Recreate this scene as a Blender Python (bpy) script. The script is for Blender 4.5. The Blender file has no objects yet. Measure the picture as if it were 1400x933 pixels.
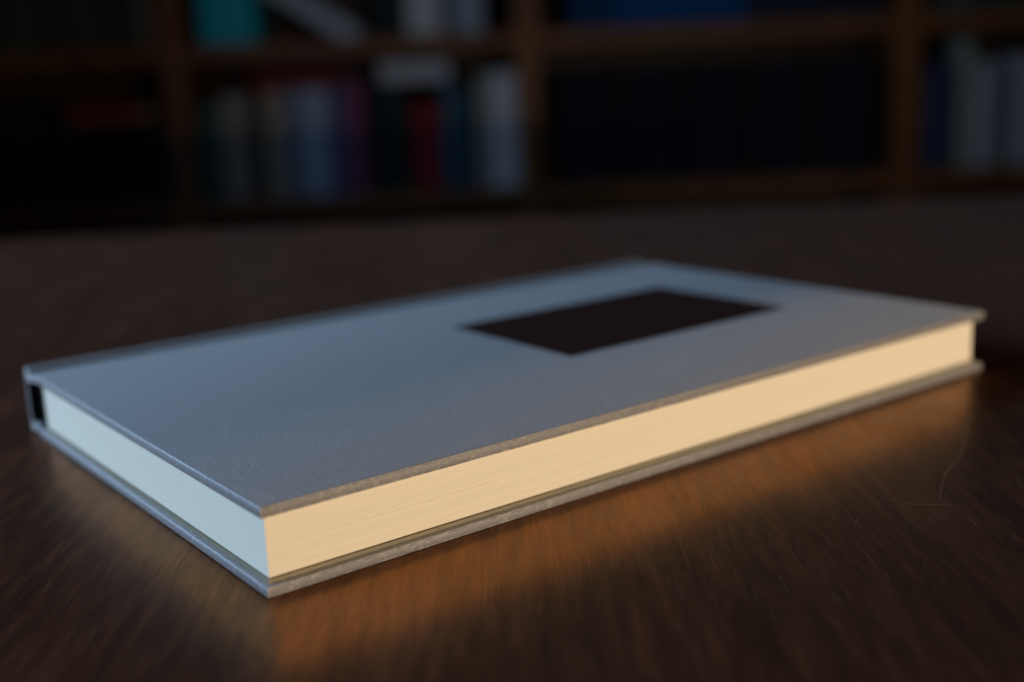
import bpy, bmesh, math, random
from mathutils import Matrix, Vector

random.seed(7)
S = bpy.context.scene
COL = S.collection

# ------------------------------------------------------------------ camera
cam = bpy.data.cameras.new('camera')
co = bpy.data.objects.new('camera', cam)
COL.objects.link(co)
co.matrix_world = Matrix(((0.79348, 0.1669, -0.58526, -0.07592),
                          (-0.60712, 0.15037, -0.78025, -0.17138),
                          (-0.04222, 0.97444, 0.22064, 0.08333),
                          (0, 0, 0, 1)))
cam.sensor_width = 36
cam.lens = 41.82
cam.clip_start = 0.01
cam.clip_end = 60
cam.dof.use_dof = True
cam.dof.focus_distance = 0.217
cam.dof.aperture_fstop = 6.9
S.camera = co

# ------------------------------------------------------------------ light
W = bpy.data.worlds.new('World')
S.world = W
W.use_nodes = True
W.node_tree.nodes['Background'].inputs[0].default_value = (0.5, 0.62, 0.9, 1)
W.node_tree.nodes['Background'].inputs[1].default_value = 0.009


def area(name, loc, target, sx, sy, power, color):
    l = bpy.data.lights.new(name, 'AREA')
    l.shape = 'RECTANGLE'
    l.size, l.size_y = sx, sy
    l.energy = power
    l.color = color
    o = bpy.data.objects.new(name, l)
    COL.objects.link(o)
    o.location = loc
    d = Vector(target) - Vector(loc)
    o.rotation_euler = d.to_track_quat('-Z', 'Y').to_euler()
    return o


area('window_light', (-0.98, 0.92, 0.53), (-0.14, -0.36, 0.0), 0.95, 0.62, 22.5, (0.62, 0.94, 1.42))
area('warm_lamp_light', (0.24, -0.82, 0.0097), (0.1, 0.0, 0.0092), 0.34, 0.0134, 5.5, (1.28, 1.0, 0.73))

area('bookcase_fill_light', (-0.30, 1.35, 1.25), (1.60, 1.75, 0.0), 1.2, 0.8, 0.8, (0.86, 1.0, 1.14))  # unseen fill light, added to lift the dim bookcase

S.view_settings.view_transform = 'Standard'
S.view_settings.look = 'None'
S.view_settings.exposure = 0
S.view_settings.gamma = 1
S.render.engine = 'CYCLES'
S.cycles.use_denoising = True
S.cycles.max_bounces = 8
S.cycles.sample_clamp_indirect = 4


# ------------------------------------------------------------------ helpers
class MB:
    """collects shapes for one mesh"""

    def __init__(self):
        self.v, self.f = [], []

    def box(self, a, b, bev=0.0):
        x0, y0, z0 = a
        x1, y1, z1 = b
        n = len(self.v)
        if bev <= 0:
            self.v += [(x0, y0, z0), (x1, y0, z0), (x1, y1, z0), (x0, y1, z0),
                       (x0, y0, z1), (x1, y0, z1), (x1, y1, z1), (x0, y1, z1)]
            self.f += [[n + i for i in q] for q in ((3, 2, 1, 0), (4, 5, 6, 7), (0, 1, 5, 4),
                                                    (1, 2, 6, 5), (2, 3, 7, 6), (3, 0, 4, 7))]
        else:
            bm = bmesh.new()
            bmesh.ops.create_cube(bm, size=1)
            for p in bm.verts:
                p.co = Vector((x0 + (p.co.x + .5) * (x1 - x0), y0 + (p.co.y + .5) * (y1 - y0), z0 + (p.co.z + .5) * (z1 - z0)))
            bmesh.ops.bevel(bm, geom=bm.edges[:], offset=bev, segments=2, profile=.5, affect='EDGES')
            bm.verts.index_update()
            self.v += [tuple(p.co) for p in bm.verts]
            self.f += [[n + p.index for p in fc.verts] for fc in bm.faces]
            bm.free()
        return self

    def prism(self, prof, x0, x1, caps=True):
        """profile of (y, z) points, extruded along x"""
        n = len(self.v)
        k = len(prof)
        self.v += [(x0, y, z) for y, z in prof] + [(x1, y, z) for y, z in prof]
        for i in range(k):
            j = (i + 1) % k
            self.f.append([n + i, n + j, n + k + j, n + k + i])
        if caps:
            self.f.append([n + i for i in range(k)][::-1])
            self.f.append([n + k + i for i in range(k)])
        return self

    def strip(self, pts, w, z):
        """thin flat ribbon with a ridge, tapering at both ends"""
        n = len(self.v)
        m = len(pts)
        for i, p in enumerate(pts):
            q0, q1 = pts[max(i - 1, 0)], pts[min(i + 1, m - 1)]
            dx, dy = q1[0] - q0[0], q1[1] - q0[1]
            l = math.hypot(dx, dy) or 1
            t = w * (0.25 + 0.75 * math.sin(math.pi * (i + .3) / (m - .4)))
            nx, ny = -dy / l * t / 2, dx / l * t / 2
            self.v += [(p[0] + nx, p[1] + ny, z), (p[0], p[1], z + w * .25), (p[0] - nx, p[1] - ny, z)]
        for i in range(m - 1):
            a = n + 3 * i
            self.f += [[a, a + 3, a + 4, a + 1], [a + 1, a + 4, a + 5, a + 2]]
        return self

    def build(self, name, mat, parent=None, smooth=False, bevel=0):
        me = bpy.data.meshes.new(name)
        me.from_pydata(self.v, [], self.f)
        bm = bmesh.new()
        bm.from_mesh(me)
        bmesh.ops.recalc_face_normals(bm, faces=bm.faces[:])
        bm.to_mesh(me)
        bm.free()
        if smooth:
            me.shade_smooth()
        me.materials.append(mat)
        o = bpy.data.objects.new(name, me)
        COL.objects.link(o)
        if parent:
            o.parent = parent
        if bevel:
            m = o.modifiers.new('bevel', 'BEVEL')
            m.width = bevel
            m.segments = 3
            m.limit_method = 'ANGLE'
            m.angle_limit = math.radians(40)
            m.harden_normals = True
        return o


def tag(o, label=None, cat=None, group=None, kind=None):
    for k, v in (('label', label), ('category', cat), ('group', group), ('kind', kind)):
        if v:
            o[k] = v
    return o


def empty(name, loc=(0, 0, 0), rz=0.0):
    o = bpy.data.objects.new(name, None)
    COL.objects.link(o)
    o.location = loc
    o.rotation_euler = (0, 0, rz)
    o.empty_display_size = .02
    return o


# ------------------------------------------------------------------ materials
def new_mat(name):
    m = bpy.data.materials.new(name)
    m.use_nodes = True
    nt = m.node_tree
    return m, nt, nt.nodes['Principled BSDF'], nt.nodes, nt.links


def tex_coord(N, L, scale=(1, 1, 1), rot=(0, 0, 0)):
    tc = N.new('ShaderNodeTexCoord')
    mp = N.new('ShaderNodeMapping')
    mp.inputs['Scale'].default_value = scale
    mp.inputs['Rotation'].default_value = rot
    L.new(tc.outputs['Object'], mp.inputs['Vector'])
    return mp.outputs[0]


def noise(N, L, vec, scale, detail=4, rough=.55):
    n = N.new('ShaderNodeTexNoise')
    n.inputs['Scale'].default_value = scale
    n.inputs['Detail'].default_value = detail
    n.inputs['Roughness'].default_value = rough
    L.new(vec, n.inputs['Vector'])
    return n.outputs['Fac']


def ramp(N, L, fac, stops):
    r = N.new('ShaderNodeValToRGB')
    e = r.color_ramp.elements
    while len(e) < len(stops):
        e.new(.5)
    for i, (p, c) in enumerate(stops):
        e[i].position = p
        e[i].color = (*c, 1) if len(c) == 3 else c
    L.new(fac, r.inputs[0])
    return r.outputs[0]


def math_n(N, L, op, a, b):
    m = N.new('ShaderNodeMath')
    m.operation = op
    for i, x in enumerate((a, b)):
        if isinstance(x, (int, float)):
            m.inputs[i].default_value = x
        else:
            L.new(x, m.inputs[i])
    return m.outputs[0]


def cloth_mat(name, c0, c1, pitch=.0005, rough=.55, sheen=.16, bump=.7):
    m, nt, P, N, L = new_mat(name)
    vec = tex_coord(N, L)
    nz = noise(N, L, vec, 1500, 2)
    waves = []
    for ax in ('X', 'Y', 'Z'):
        w = N.new('ShaderNodeTexWave')
        w.wave_type = 'BANDS'
        w.bands_direction = ax
        w.wave_profile = 'SIN'
        w.inputs['Scale'].default_value = 2 * math.pi / 20 / pitch
        w.inputs['Distortion'].default_value = 2.4
        w.inputs['Detail'].default_value = 2
        w.inputs['Detail Scale'].default_value = .6
        L.new(vec, w.inputs['Vector'])
        waves.append(w.outputs['Fac'])
    s = math_n(N, L, 'MULTIPLY', waves[0], waves[1])
    s = math_n(N, L, 'ADD', s, math_n(N, L, 'MULTIPLY', waves[2], .04))
    s = math_n(N, L, 'ADD', s, math_n(N, L, 'MULTIPLY', nz, .75))
    mot = noise(N, L, vec, 620, 4, .65)
    big = noise(N, L, vec, 28, 3)
    f = math_n(N, L, 'ADD', math_n(N, L, 'MULTIPLY', s, .60), math_n(N, L, 'MULTIPLY', mot, .15))
    f = math_n(N, L, 'ADD', f, math_n(N, L, 'MULTIPLY', big, .04))
    L.new(ramp(N, L, f, [(.36, c0), (.76, c1)]), P.inputs['Base Color'])
    P.inputs['Roughness'].default_value = rough
    P.inputs['Specular IOR Level'].default_value = .5
    P.inputs['Sheen Weight'].default_value = sheen
    P.inputs['Sheen Roughness'].default_value = .45
    b = N.new('ShaderNodeBump')
    b.inputs['Strength'].default_value = bump
    b.inputs['Distance'].default_value = .00012
    L.new(s, b.inputs['Height'])
    L.new(b.outputs[0], P.inputs['Normal'])
    return m


def paper_mat(name, c0, c1):
    m, nt, P, N, L = new_mat(name)
    v1 = tex_coord(N, L, (.5, .5, 7000))
    v2 = tex_coord(N, L, (.8, .8, 1800))
    f = math_n(N, L, 'ADD', math_n(N, L, 'MULTIPLY', noise(N, L, v1, 1, 2), .35),
               math_n(N, L, 'MULTIPLY', noise(N, L, v2, 1, 2), .65))
    L.new(ramp(N, L, f, [(.36, c0), (.62, c1)]), P.inputs['Base Color'])
    P.inputs['Roughness'].default_value = .8
    P.inputs['Specular IOR Level'].default_value = .15
    return m


def plain_mat(name, c, rough=.6, spec=.3, var=.25, scale=40, bump=0):
    m, nt, P, N, L = new_mat(name)
    vec = tex_coord(N, L)
    f = noise(N, L, vec, scale, 5, .6)
    lo = tuple(x * (1 - var) for x in c)
    hi = tuple(min(1, x * (1 + var)) for x in c)
    L.new(ramp(N, L, f, [(.3, lo), (.7, hi)]), P.inputs['Base Color'])
    P.inputs['Roughness'].default_value = rough
    P.inputs['Specular IOR Level'].default_value = spec
    if bump:
        b = N.new('ShaderNodeBump')
        b.inputs['Strength'].default_value = .4
        b.inputs['Distance'].default_value = bump
        L.new(f, b.inputs['Height'])
        L.new(b.outputs[0], P.inputs['Normal'])
    return m


def table_mat():
    m, nt, P, N, L = new_mat('stained_table_wood')
    out = N['Material Output']
    # grain runs along local y
    g1 = noise(N, L, tex_coord(N, L, (420, 40, 200)), 1, 6, .6)
    g2 = noise(N, L, tex_coord(N, L, (2600, 150, 700)), 1, 4, .6)
    g3 = noise(N, L, tex_coord(N, L, (60, 14, 20)), 1, 5, .55)
    rub = noise(N, L, tex_coord(N, L, (45, 26, 20), (0, 0, .5)), 1, 5, .6)
    f = math_n(N, L, 'ADD', math_n(N, L, 'MULTIPLY', g1, .5), math_n(N, L, 'MULTIPLY', g2, .25))
    f = math_n(N, L, 'ADD', f, math_n(N, L, 'MULTIPLY', g3, .3))
    hair = None
    for rz_, sc_ in ((0, (3600, 55, 900)), (.22, (3000, 60, 900)), (-.30, (2600, 45, 900)), (.9, (1500, 40, 900))):
        h = ramp(N, L, noise(N, L, tex_coord(N, L, sc_, (0, 0, rz_)), 1, 2, .5), [(.655, (0, 0, 0)), (.74, (1, 1, 1))])
        hair = h if hair is None else math_n(N, L, 'MAXIMUM', hair, h)
    f = math_n(N, L, 'ADD', f, math_n(N, L, 'MULTIPLY', hair, .16))
    L.new(ramp(N, L, f, [(.34, (.018, .0060, .0022)), (.50, (.052, .0155, .0058)), (.66, (.120, .038, .0145)), (.86, (.24, .12, .07))]), P.inputs['Base Color'])
    rr = ramp(N, L, rub, [(.3, (.26,) * 3), (.7, (.42,) * 3)])
    L.new(rr, P.inputs['Roughness'])
    P.inputs['IOR'].default_value = 1.22
    P.inputs['Specular Tint'].default_value = (1, .6, .3, 1)
    P.inputs['Sheen Weight'].default_value = .034
    P.inputs['Sheen Tint'].default_value = (1, .74, .60, 1)
    P.inputs['Sheen Roughness'].default_value = .45
    # fibres under the stain glint in the colour of the wood
    gl = N.new('ShaderNodeBsdfGlossy')
    L.new(ramp(N, L, f, [(.36, (.46, .160, .010)), (.62, (.92, .345, .022))]), gl.inputs['Color'])
    L.new(math_n(N, L, 'ADD', math_n(N, L, 'MULTIPLY', g1, .08), .13), gl.inputs['Roughness'])
    bsum = math_n(N, L, 'ADD', math_n(N, L, 'MULTIPLY', g1, .4), math_n(N, L, 'MULTIPLY', g2, .9))
    b = N.new('ShaderNodeBump')
    b.inputs['Strength'].default_value = .4
    b.inputs['Distance'].default_value = .00015
    L.new(bsum, b.inputs['Height'])
    L.new(b.outputs[0], P.inputs['Normal'])
    L.new(b.outputs[0], gl.inputs['Normal'])
    mix = N.new('ShaderNodeMixShader')
    mix.inputs[0].default_value = .165
    L.new(P.outputs[0], mix.inputs[1])
    L.new(gl.outputs[0], mix.inputs[2])
    L.new(mix.outputs[0], out.inputs['Surface'])
    return m


def wood_mat(name, c0, c1, rough=.5):
    m, nt, P, N, L = new_mat(name)
    f = noise(N, L, tex_coord(N, L, (30, 30, 3)), 1, 5, .6)
    L.new(ramp(N, L, f, [(.32, c0), (.68, c1)]), P.inputs['Base Color'])
    P.inputs['Roughness'].default_value = rough
    P.inputs['Specular IOR Level'].default_value = .3
    return m


M_CLOTH = cloth_mat('grey_book_cloth', (.185, .174, .165), (.585, .553, .522))
M_PAGES = paper_mat('cream_page_edges', (.745, .675, .525), (.85, .775, .615))
M_END = plain_mat('endpaper', (.23, .20, .135), .8, .2, .1, 300)
M_LABEL = plain_mat('dark_brown_label', (.040, .017, .013), .9, .02, .15, 200)
M_GAP_SHADE = plain_mat('black_gap_shade', (.012, .011, .010), .8, .2, .15, 200)  # black colour for the painted shade in the spine hollow
M_TABLE = table_mat()
M_SCR = plain_mat('scratch_in_varnish', (.26, .16, .105), .45, .4, .3, 300)
M_CASE = wood_mat('bookcase_wood', (.06, .021, .0035), (.135, .047, .0075))
M_BACK = wood_mat('bookcase_back_wood', (.02, .010, .006), (.04, .02, .011))
M_WALL = plain_mat('wall_paint', (.16, .14, .12), .9, .1, .08, 8)
M_FLOOR = wood_mat('floor_wood', (.05, .028, .015), (.10, .055, .03))

# ------------------------------------------------------------------ setting
RZ = math.atan2(-.6, .8)          # the table and the bookcase share one direction
ORG = (-.0759, -.1714, 0.0)
fl = MB().box((-3.2, -2.6, -.80), (3.2, 2.90, -.75)).build('floor', M_FLOOR)
wl = MB().box((-3.2, 2.90, -.75), (3.2, 3.0, 1.85)).build('wall', M_WALL)
for o in (fl, wl):
    o.location = ORG
    o.rotation_euler = (0, 0, RZ)
    tag(o, kind='structure')

# ------------------------------------------------------------------ table
table = empty('table', ORG, RZ)
tag(table, 'dark brown stained wooden table with fine scratches, carrying the grey book', 'table')


def rounded_slab(x0, x1, y0, y1, z0, z1, r, seg=10, edge=.003):
    bm = bmesh.new()
    pts = []
    for cx, cy, a0 in ((x1 - r, y1 - r, 0), (x0 + r, y1 - r, 90), (x0 + r, y0 + r, 180), (x1 - r, y0 + r, 270)):
        for i in range(seg + 1):
            a = math.radians(a0 + 90 * i / seg)
            pts.append((cx + r * math.cos(a), cy + r * math.sin(a)))
    vs = [bm.verts.new((x, y, z1)) for x, y in pts]
    fc = bm.faces.new(vs)
    ex = bmesh.ops.extrude_face_region(bm, geom=[fc])
    for g in ex['geom']:
        if isinstance(g, bmesh.types.BMVert):
            g.co.z = z0
    bmesh.ops.recalc_face_normals(bm, faces=bm.faces[:])
    rim = [e for e in bm.edges if len(e.link_faces) == 2 and abs(e.verts[0].co.z - e.verts[1].co.z) < 1e-6]
    bmesh.ops.bevel(bm, geom=rim, offset=edge, segments=3, profile=.5, affect='EDGES')
    b = MB()
    bm.verts.index_update()
    b.v = [tuple(p.co) for p in bm.verts]
    b.f = [[p.index for p in f.verts] for f in bm.faces]
    bm.free()
    return b


TX0, TX1, TY0, TY1 = -.305, .60, -.95, .70
rounded_slab(TX0, TX1, TY0, TY1, -.032, 0, .035).build('tabletop', M_TABLE, table)
MB().box((TX0 + .05, TY0 + .05, -.115), (TX1 - .05, TY1 - .05, -.033), .002).build('apron', M_TABLE, table)
for x in (TX0 + .05, TX1 - .11):
    for y in (TY0 + .05, TY1 - .11):
        lb = MB()
        lb.box((x - .002, y - .002, -.75), (x + .062, y + .062, -.116), .004)
        lb.build('leg', M_TABLE, table)


def arc(p, q, sag, n=10):
    (x0, y0), (x1, y1) = p, q
    dx, dy = x1 - x0, y1 - y0
    return [(x0 + dx * t - dy * sag * 4 * t * (1 - t), y0 + dy * t + dx * sag * 4 * t * (1 - t)) for t in [i / (n - 1) for i in range(n)]]


# the two long scratches right of the book, then the many fine ones
MB().strip([(.1075, .273), (.1048, .264), (.1012, .255), (.0975, .2475), (.0942, .240), (.0903, .2343), (.0868, .229), (.0833, .2215), (.0803, .2142)], .00008, .00002).build('scratch', M_SCR, table)
MB().strip([(.0705, .2168), (.0718, .2150), (.0740, .2132), (.0765, .2124), (.0790, .2120), (.0815, .2118)], .000075, .00002).build('scratch', M_SCR, table)
sb = MB()
rs = random.Random(3)
for i in range(800):
    d = rs.uniform(.165, .33)
    x = rs.uniform(-.47, .47) * d
    a = rs.gauss(0.0, .16) if rs.random() < .93 else rs.uniform(-1.5, 1.5)
    l = rs.uniform(.001, .006)
    p, q = (x, d), (x + l * math.sin(a), d + l * math.cos(a))
    sb.strip(arc(p, q, rs.uniform(-.012, .012), 5), rs.uniform(.000016, .000038), .00001)
tag(sb.build('fine_scratch', M_SCR, table), kind='stuff')

# ------------------------------------------------------------------ the grey book
L_, W_, T_, TB, TT = .2100, .1337, .0161, .0020, .0022
book = empty('book')
tag(book, 'grey cloth hardback with cream pages and dark brown cover panel lying on table', 'book')


def board(zlo, zhi):
    return MB().box((0, 0, zlo), (L_, W_ - .0068, zhi), .00055)


board(T_ - TT, T_).build('front_cover', M_CLOTH, book, True)
board(0, TB).build('back_cover', M_CLOTH, book, True)


def hinge_profile():
    """cloth that dips into the joint behind each board and wraps the flat spine board"""
    y0, y1 = W_ - .0070, W_
    t = .0009
    pts = [(y0, T_ - .0006), (y0 + .0008, T_ - .0009), (y0 + .0014, T_ - .0010), (y0 + .0022, T_ - .0009), (y0 + .0032, T_ - .0005),
           (y0 + .0046, T_ + .0002), (y0 + .0058, T_ + .0005), (y1 - .0004, T_ + .0005), (y1, T_ + .0001),
           (y1 + .0004, T_ * .5), (y1, .0006), (y1 - .0005, .0001), (y0 + .0050, .0003), (y0 + .0040, .0011), (y0 + .0022, .0012), (y0, .0003)]
    inner = [(y0, .0022), (y0 + .003, .0023), (y1 - t, .0026), (y1 - t + .0002, T_ * .5), (y1 - t, T_ - .0026), (y0 + .003, T_ - .0028), (y0, T_ - .0026)]
    return pts + inner


MB().prism(hinge_profile(), .0002, L_ - .0002).build('spine', M_CLOTH, book, bevel=.0002)
gap_shade = MB().box((.0006, W_ - .0092, TB + .0004), (L_ - .0012, W_ - .0090, T_ - TB - .0004))  # black strips added to stand in for shade inside the hollow spine
gap_shade.box((.0004, W_ - .0014, .0030), (L_ - .0012, W_ - .0011, T_ - .0030))
gap_shade.build('spine_gap_shade', M_GAP_SHADE, book)
# inside of the boards
MB().box((.0010, .0015, TB), (L_ - .0016, W_ - .0080, TB + .00070)).build('endpaper', M_END, book)
MB().box((.0012, .0010, T_ - TT - .00018), (L_ - .0012, W_ - .0075, T_ - TT)).build('endpaper', M_END, book)
# page block: the sheets, each a little in or out
pb = MB()
z = TB + .00074
top = T_ - TT - .0002
NS = 104
dz = (top - z) / NS
w1 = w2 = 0.0
for i in range(NS):
    if i % 8 == 0:
        w1, w2 = random.uniform(-.000016, .000016), random.uniform(-.000016, .000016)
    j1, j2 = w1 + random.uniform(-.000012, .000012), w2 + random.uniform(-.000012, .000012)
    pb.box((.0015 + j1, .0021 + j2, z + dz * (i + .03)), (L_ - .0024 + j1, W_ - .0092, z + dz * (i + .97)))
pb.box((.0020, .0026, z), (L_ - .0030, W_ - .0090, top))
tag(pb.build('page_block', M_PAGES, book), kind='stuff')
MB().box((.1017, .0421, T_ - .0002), (.1799, .0922, T_ + .00009), .00006).build('cover_panel', M_LABEL, book)

# ------------------------------------------------------------------ bookcase
BY = 2.50                          # front of the bookcase, along the table's direction
DEP = .30
case = empty('bookcase', (ORG[0] + .6 * BY, ORG[1] + .8 * BY, -.75), RZ)
tag(case, 'brown wooden bookcase with open bays of books behind the table', 'bookcase')
UP = [-1.42, -.668, .057, .838, 1.60]
UW = .050
ZS = [-.68, -.175 - .015, .128, .46, .79, 1.12]      # undersides of the shelves
ST = .036
for x in UP:
    MB().box((x - UW / 2, 0, 0), (x + UW / 2, DEP, 2.0), .003).build('upright', M_CASE, case)
for a, b in zip(UP[:-1], UP[1:]):
    for zz in ZS:
        MB().box((a + UW / 2 + .0005, .004, zz + .75), (b - UW / 2 - .0005, DEP - .012, zz + .75 + ST), .003).build('shelf', M_CASE, case)
    MB().box((a + UW / 2 + .0005, DEP - .010, .02), (b - UW / 2 - .0005, DEP, 1.99)).build('back_panel', M_BACK, case)
MB().box((UP[0] - .04, -.02, 2.0005), (UP[-1] + .04, DEP, 2.04), .004).build('cornice', M_CASE, case)


_mats = {}


def book_mat(c):
    if c not in _mats:
        _mats[c] = plain_mat('shelf_book_cloth', c, .7, .08, .18, 60)
    return _mats[c]


M_LEAF = plain_mat('shelf_book_pages', (.55, .50, .40), .85, .1, .12, 200)
ZR = {'low': ZS[1] + ST, 'high': ZS[2] + ST}


def rc(px):
    """across position of a book in the row, from its place along the shelves"""
    return -.676 + (px - 240) * .00151


def shelf_book(x0, x1, row, h, c, label, group='books on the bookcase', cat='book', inset=.025, depth=.16, lay=None, tilt=0.0):
    """x across the bookcase, h the height; lay = z of the base for a volume lying flat"""
    w = x1 - x0
    zb = (ZR[row] if lay is None else lay) + .0006
    bx, by = (x0 + x1) / 2, BY + inset
    root = empty('book', (ORG[0] + .8 * bx + .6 * by, ORG[1] - .6 * bx + .8 * by, zb), RZ)
    t = .0032
    cv = MB()
    cw = w / 2
    if lay is None:
        cv.box((-cw, 0, 0), (-cw + t, depth, h))
        cv.box((cw - t, 0, 0), (cw, depth, h))
        n = 7                       # rounded spine
        pr = [(-cw + .0003, .002)]
        ins = []
        for i in range(n):
            u = -1 + 2 * i / (n - 1)
            pr.append((u * (cw - .0003), -.006 * (1 - u * u) - .0005))
        pr.append((cw - .0003, .002))
        k = len(pr)
        b0 = len(cv.v)
        cv.v += [(a, b, .0005) for a, b in pr] + [(a, b, h - .0005) for a, b in pr]
        for i in range(k):
            j = (i + 1) % k
            cv.f.append([b0 + i, b0 + j, b0 + k + j, b0 + k + i])
        cv.f.append([b0 + i for i in range(k)][::-1])
        cv.f.append([b0 + k + i for i in range(k)])
        pg = MB().box((-cw + t + .0002, .003, .004), (cw - t - .0002, depth - .004, h - .004))
    else:
        cv.box((-cw, 0, 0), (cw, depth, t))
        cv.box((-cw, 0, h - t), (cw, depth, h))
        cv.box((-cw, -.003, .0004), (cw, .0015, h - .0004))
        pg = MB().box((-cw + .004, .003, t + .0002), (cw - .004, depth - .004, h - t - .0002))
    cv.build('cover', book_mat(c), root)
    pg.build('page_block', M_LEAF, root)
    if tilt:
        root.rotation_euler = (0, tilt, RZ)
    tag(root, label, cat, group)
    return root


BK = (.006, .007, .010)
NV = (.007, .008, .016)
GN = (.016, .028, .026)
# second bay, lower row, left to right
LOW2 = [
    (270, 297, .200, (.03, .075, .07), 'dark teal book at the far left of the mixed row, beside the left upright'),
    (299, 339, .215, (.17, .155, .15), 'taupe grey book, tall and wide, near the left upright of the mixed row'),
    (340, 357, .205, BK, 'thin black book between the taupe and the beige book'),
    (358, 387, .220, (.21, .185, .15), 'beige book next to the slate one, under the flat dark red book'),
    (388, 410, .220, (.11, .15, .20), 'narrow slate blue book between the beige and the pale blue book'),
    (411, 448, .220, (.21, .27, .37), 'pale blue book, brightest upright spine left of the plum one'),
    (449, 472, .218, (.07, .07, .16), 'dark indigo book between the pale blue and the plum book'),
    (473, 499, .235, (.14, .045, .09), 'plum purple book in the middle of the mixed row'),
    (500, 521, .225, BK, 'black book just right of the plum one, under the flat white book'),
    (522, 543, .225, (.014, .028, .030), 'black green book, second to the right of the plum one'),
    (544, 562, .225, (.016, .018, .016), 'black book touching the left side of the short red one'),
    (564, 604, .180, (.14, .012, .018), 'short dark red book standing below the flat white book'),
    (605, 629, .225, (.03, .075, .105), 'deep petrol blue book touching the right side of the short red one'),
    (630, 652, .205, (.02, .04, .06), 'blue black book between the petrol and the grey green book'),
    (653, 672, .235, (.17, .19, .16), 'thin grey green book left of the pale grey one'),
    (673, 714, .238, (.34, .35, .38), 'wide pale grey book at the right end of the mixed row, against the upright'),
]
for a, b, h, c, lab in LOW2:
    shelf_book(rc(a) + .0004, rc(b) - .0004, 'low', h, c, lab)
shelf_book(rc(345), rc(465), 'low', .030, (.12, .015, .016), 'dark red book lying flat on top of the beige and pale blue books', lay=ZR['low'] + .2208)
shelf_book(rc(522), rc(616), 'low', .040, (.30, .31, .34), 'white grey book lying flat on the black books, above the short red one', lay=ZR['low'] + .2258)

# second bay, upper row
bx = MB()
shelf_book(rc(284), rc(358), 'high', .26, (.012, .29, .40), 'bright turquoise box standing on the upper shelf beside the left upright', cat='box', group=None)
shelf_book(rc(482), rc(508), 'high', .235, (.27, .335, .39), 'pale blue book leaning far over to the left against the turquoise box', tilt=-math.radians(57))
for a, b, h, c, lab in [
    (532, 548, .22, (.02, .035, .04), 'black green book on the upper shelf right of the leaning pale blue one'),
    (549, 563, .23, BK, 'thin black book on the upper shelf left of the silver grey one'),
    (564, 612, .25, (.33, .36, .38), 'wide silver grey book on the upper shelf of the middle bay'),
    (613, 630, .22, (.06, .08, .11), 'thin dark slate book on the upper shelf right of the silver grey one'),
    (631, 668, .24, (.20, .25, .30), 'blue grey book on the upper shelf, nearest to the middle upright'),
]:
    shelf_book(rc(a) + .0004, rc(b) - .0004, 'high', h, c, lab)

# third bay: long dark set below, blue set and black set above
ORD = ['first', 'second', 'third', 'fourth', 'fifth', 'sixth', 'seventh', 'eighth', 'ninth', 'tenth', 'eleventh',
       'twelfth', 'thirteenth', 'fourteenth', 'fifteenth']
for i in range(15):
    a = 764 + i * 29.9
    c = (BK, NV, (.005, .006, .008))[i % 3]
    shelf_book(rc(a) + .0006, rc(a + 29.5), 'low', .232 + .002 * (i % 2), c,
               'blue black volume, %s from the middle upright in the long dark lower set' % ORD[i], 'long dark set in the lower bay right of centre')
for i in range(8):
    a = 786 + i * 30
    shelf_book(rc(a) + .0006, rc(a + 29.5), 'high', .24, (.003, .045, .14) if i > 1 else (.004, .03, .085),
               'blue volume, %s from the left in the blue set on the upper shelf' % ORD[i], 'blue set on the upper shelf')
for i in range(6):
    a = 1027 + i * 31
    shelf_book(rc(a) + .0006, rc(a + 30), 'high', .235, (.014, .017, .03),
               'black volume on the upper shelf, %s to the right of the blue set' % ORD[i], 'black volumes beside the blue set')

# first bay
for i in range(10):
    a = -62 + i * 27.6
    shelf_book(rc(a) + .0006, rc(a + 27), 'low', .170 if i > 3 else .21, NV if i % 2 else BK,
               'blue black volume in the far left lower bay, %s from the left upright' % ORD[9 - i], 'dark volumes in the left lower bay')
shelf_book(rc(92), rc(190), 'low', .026, (.14, .022, .02), 'dark red book lying flat on the dark volumes of the far left bay', lay=ZR['low'] + .1708)
for i in range(9):
    a = -55 + i * 28
    shelf_book(rc(a) + .0006, rc(a + 27.4), 'high', .235, GN if i % 3 else (.03, .045, .04),
               'dark green volume on the far left upper shelf, %s from the charcoal book' % ORD[8 - i], 'dark green volumes on the left upper shelf')
shelf_book(rc(199), rc(216), 'high', .24, (.10, .105, .11), 'charcoal grey book on the upper shelf, touching the left upright')

# fourth bay
for a, b, h, c, lab in [
    (1268, 1307, .215, (.025, .03, .065), 'wide navy book in the right bay, beside the right upright'),
    (1308, 1317, .205, BK, 'thin black book between the navy and the grey green book of the right bay'),
    (1318, 1341, .262, (.15, .17, .14), 'tallest grey green book in the right bay'),
    (1342, 1378, .218, (.17, .18, .205), 'pale grey book in the right bay, beside the tallest grey green one'),
    (1379, 1392, .20, BK, 'thin black book between the two pale books of the right bay'),
    (1393, 1424, .225, (.19, .20, .225), 'white book at the right border of the picture, lower shelf'),
]:
    shelf_book(rc(a) + .0004, rc(b) - .0004, 'low', h, c, lab)
for i in range(5):
    a = 1268 + i * 31
    shelf_book(rc(a) + .0006, rc(a + 30), 'high', .23, GN if i != 1 else (.05, .06, .05),
               'dark green volume on the far right upper shelf, %s from the right upright' % ORD[i], 'dark green volumes on the right upper shelf')
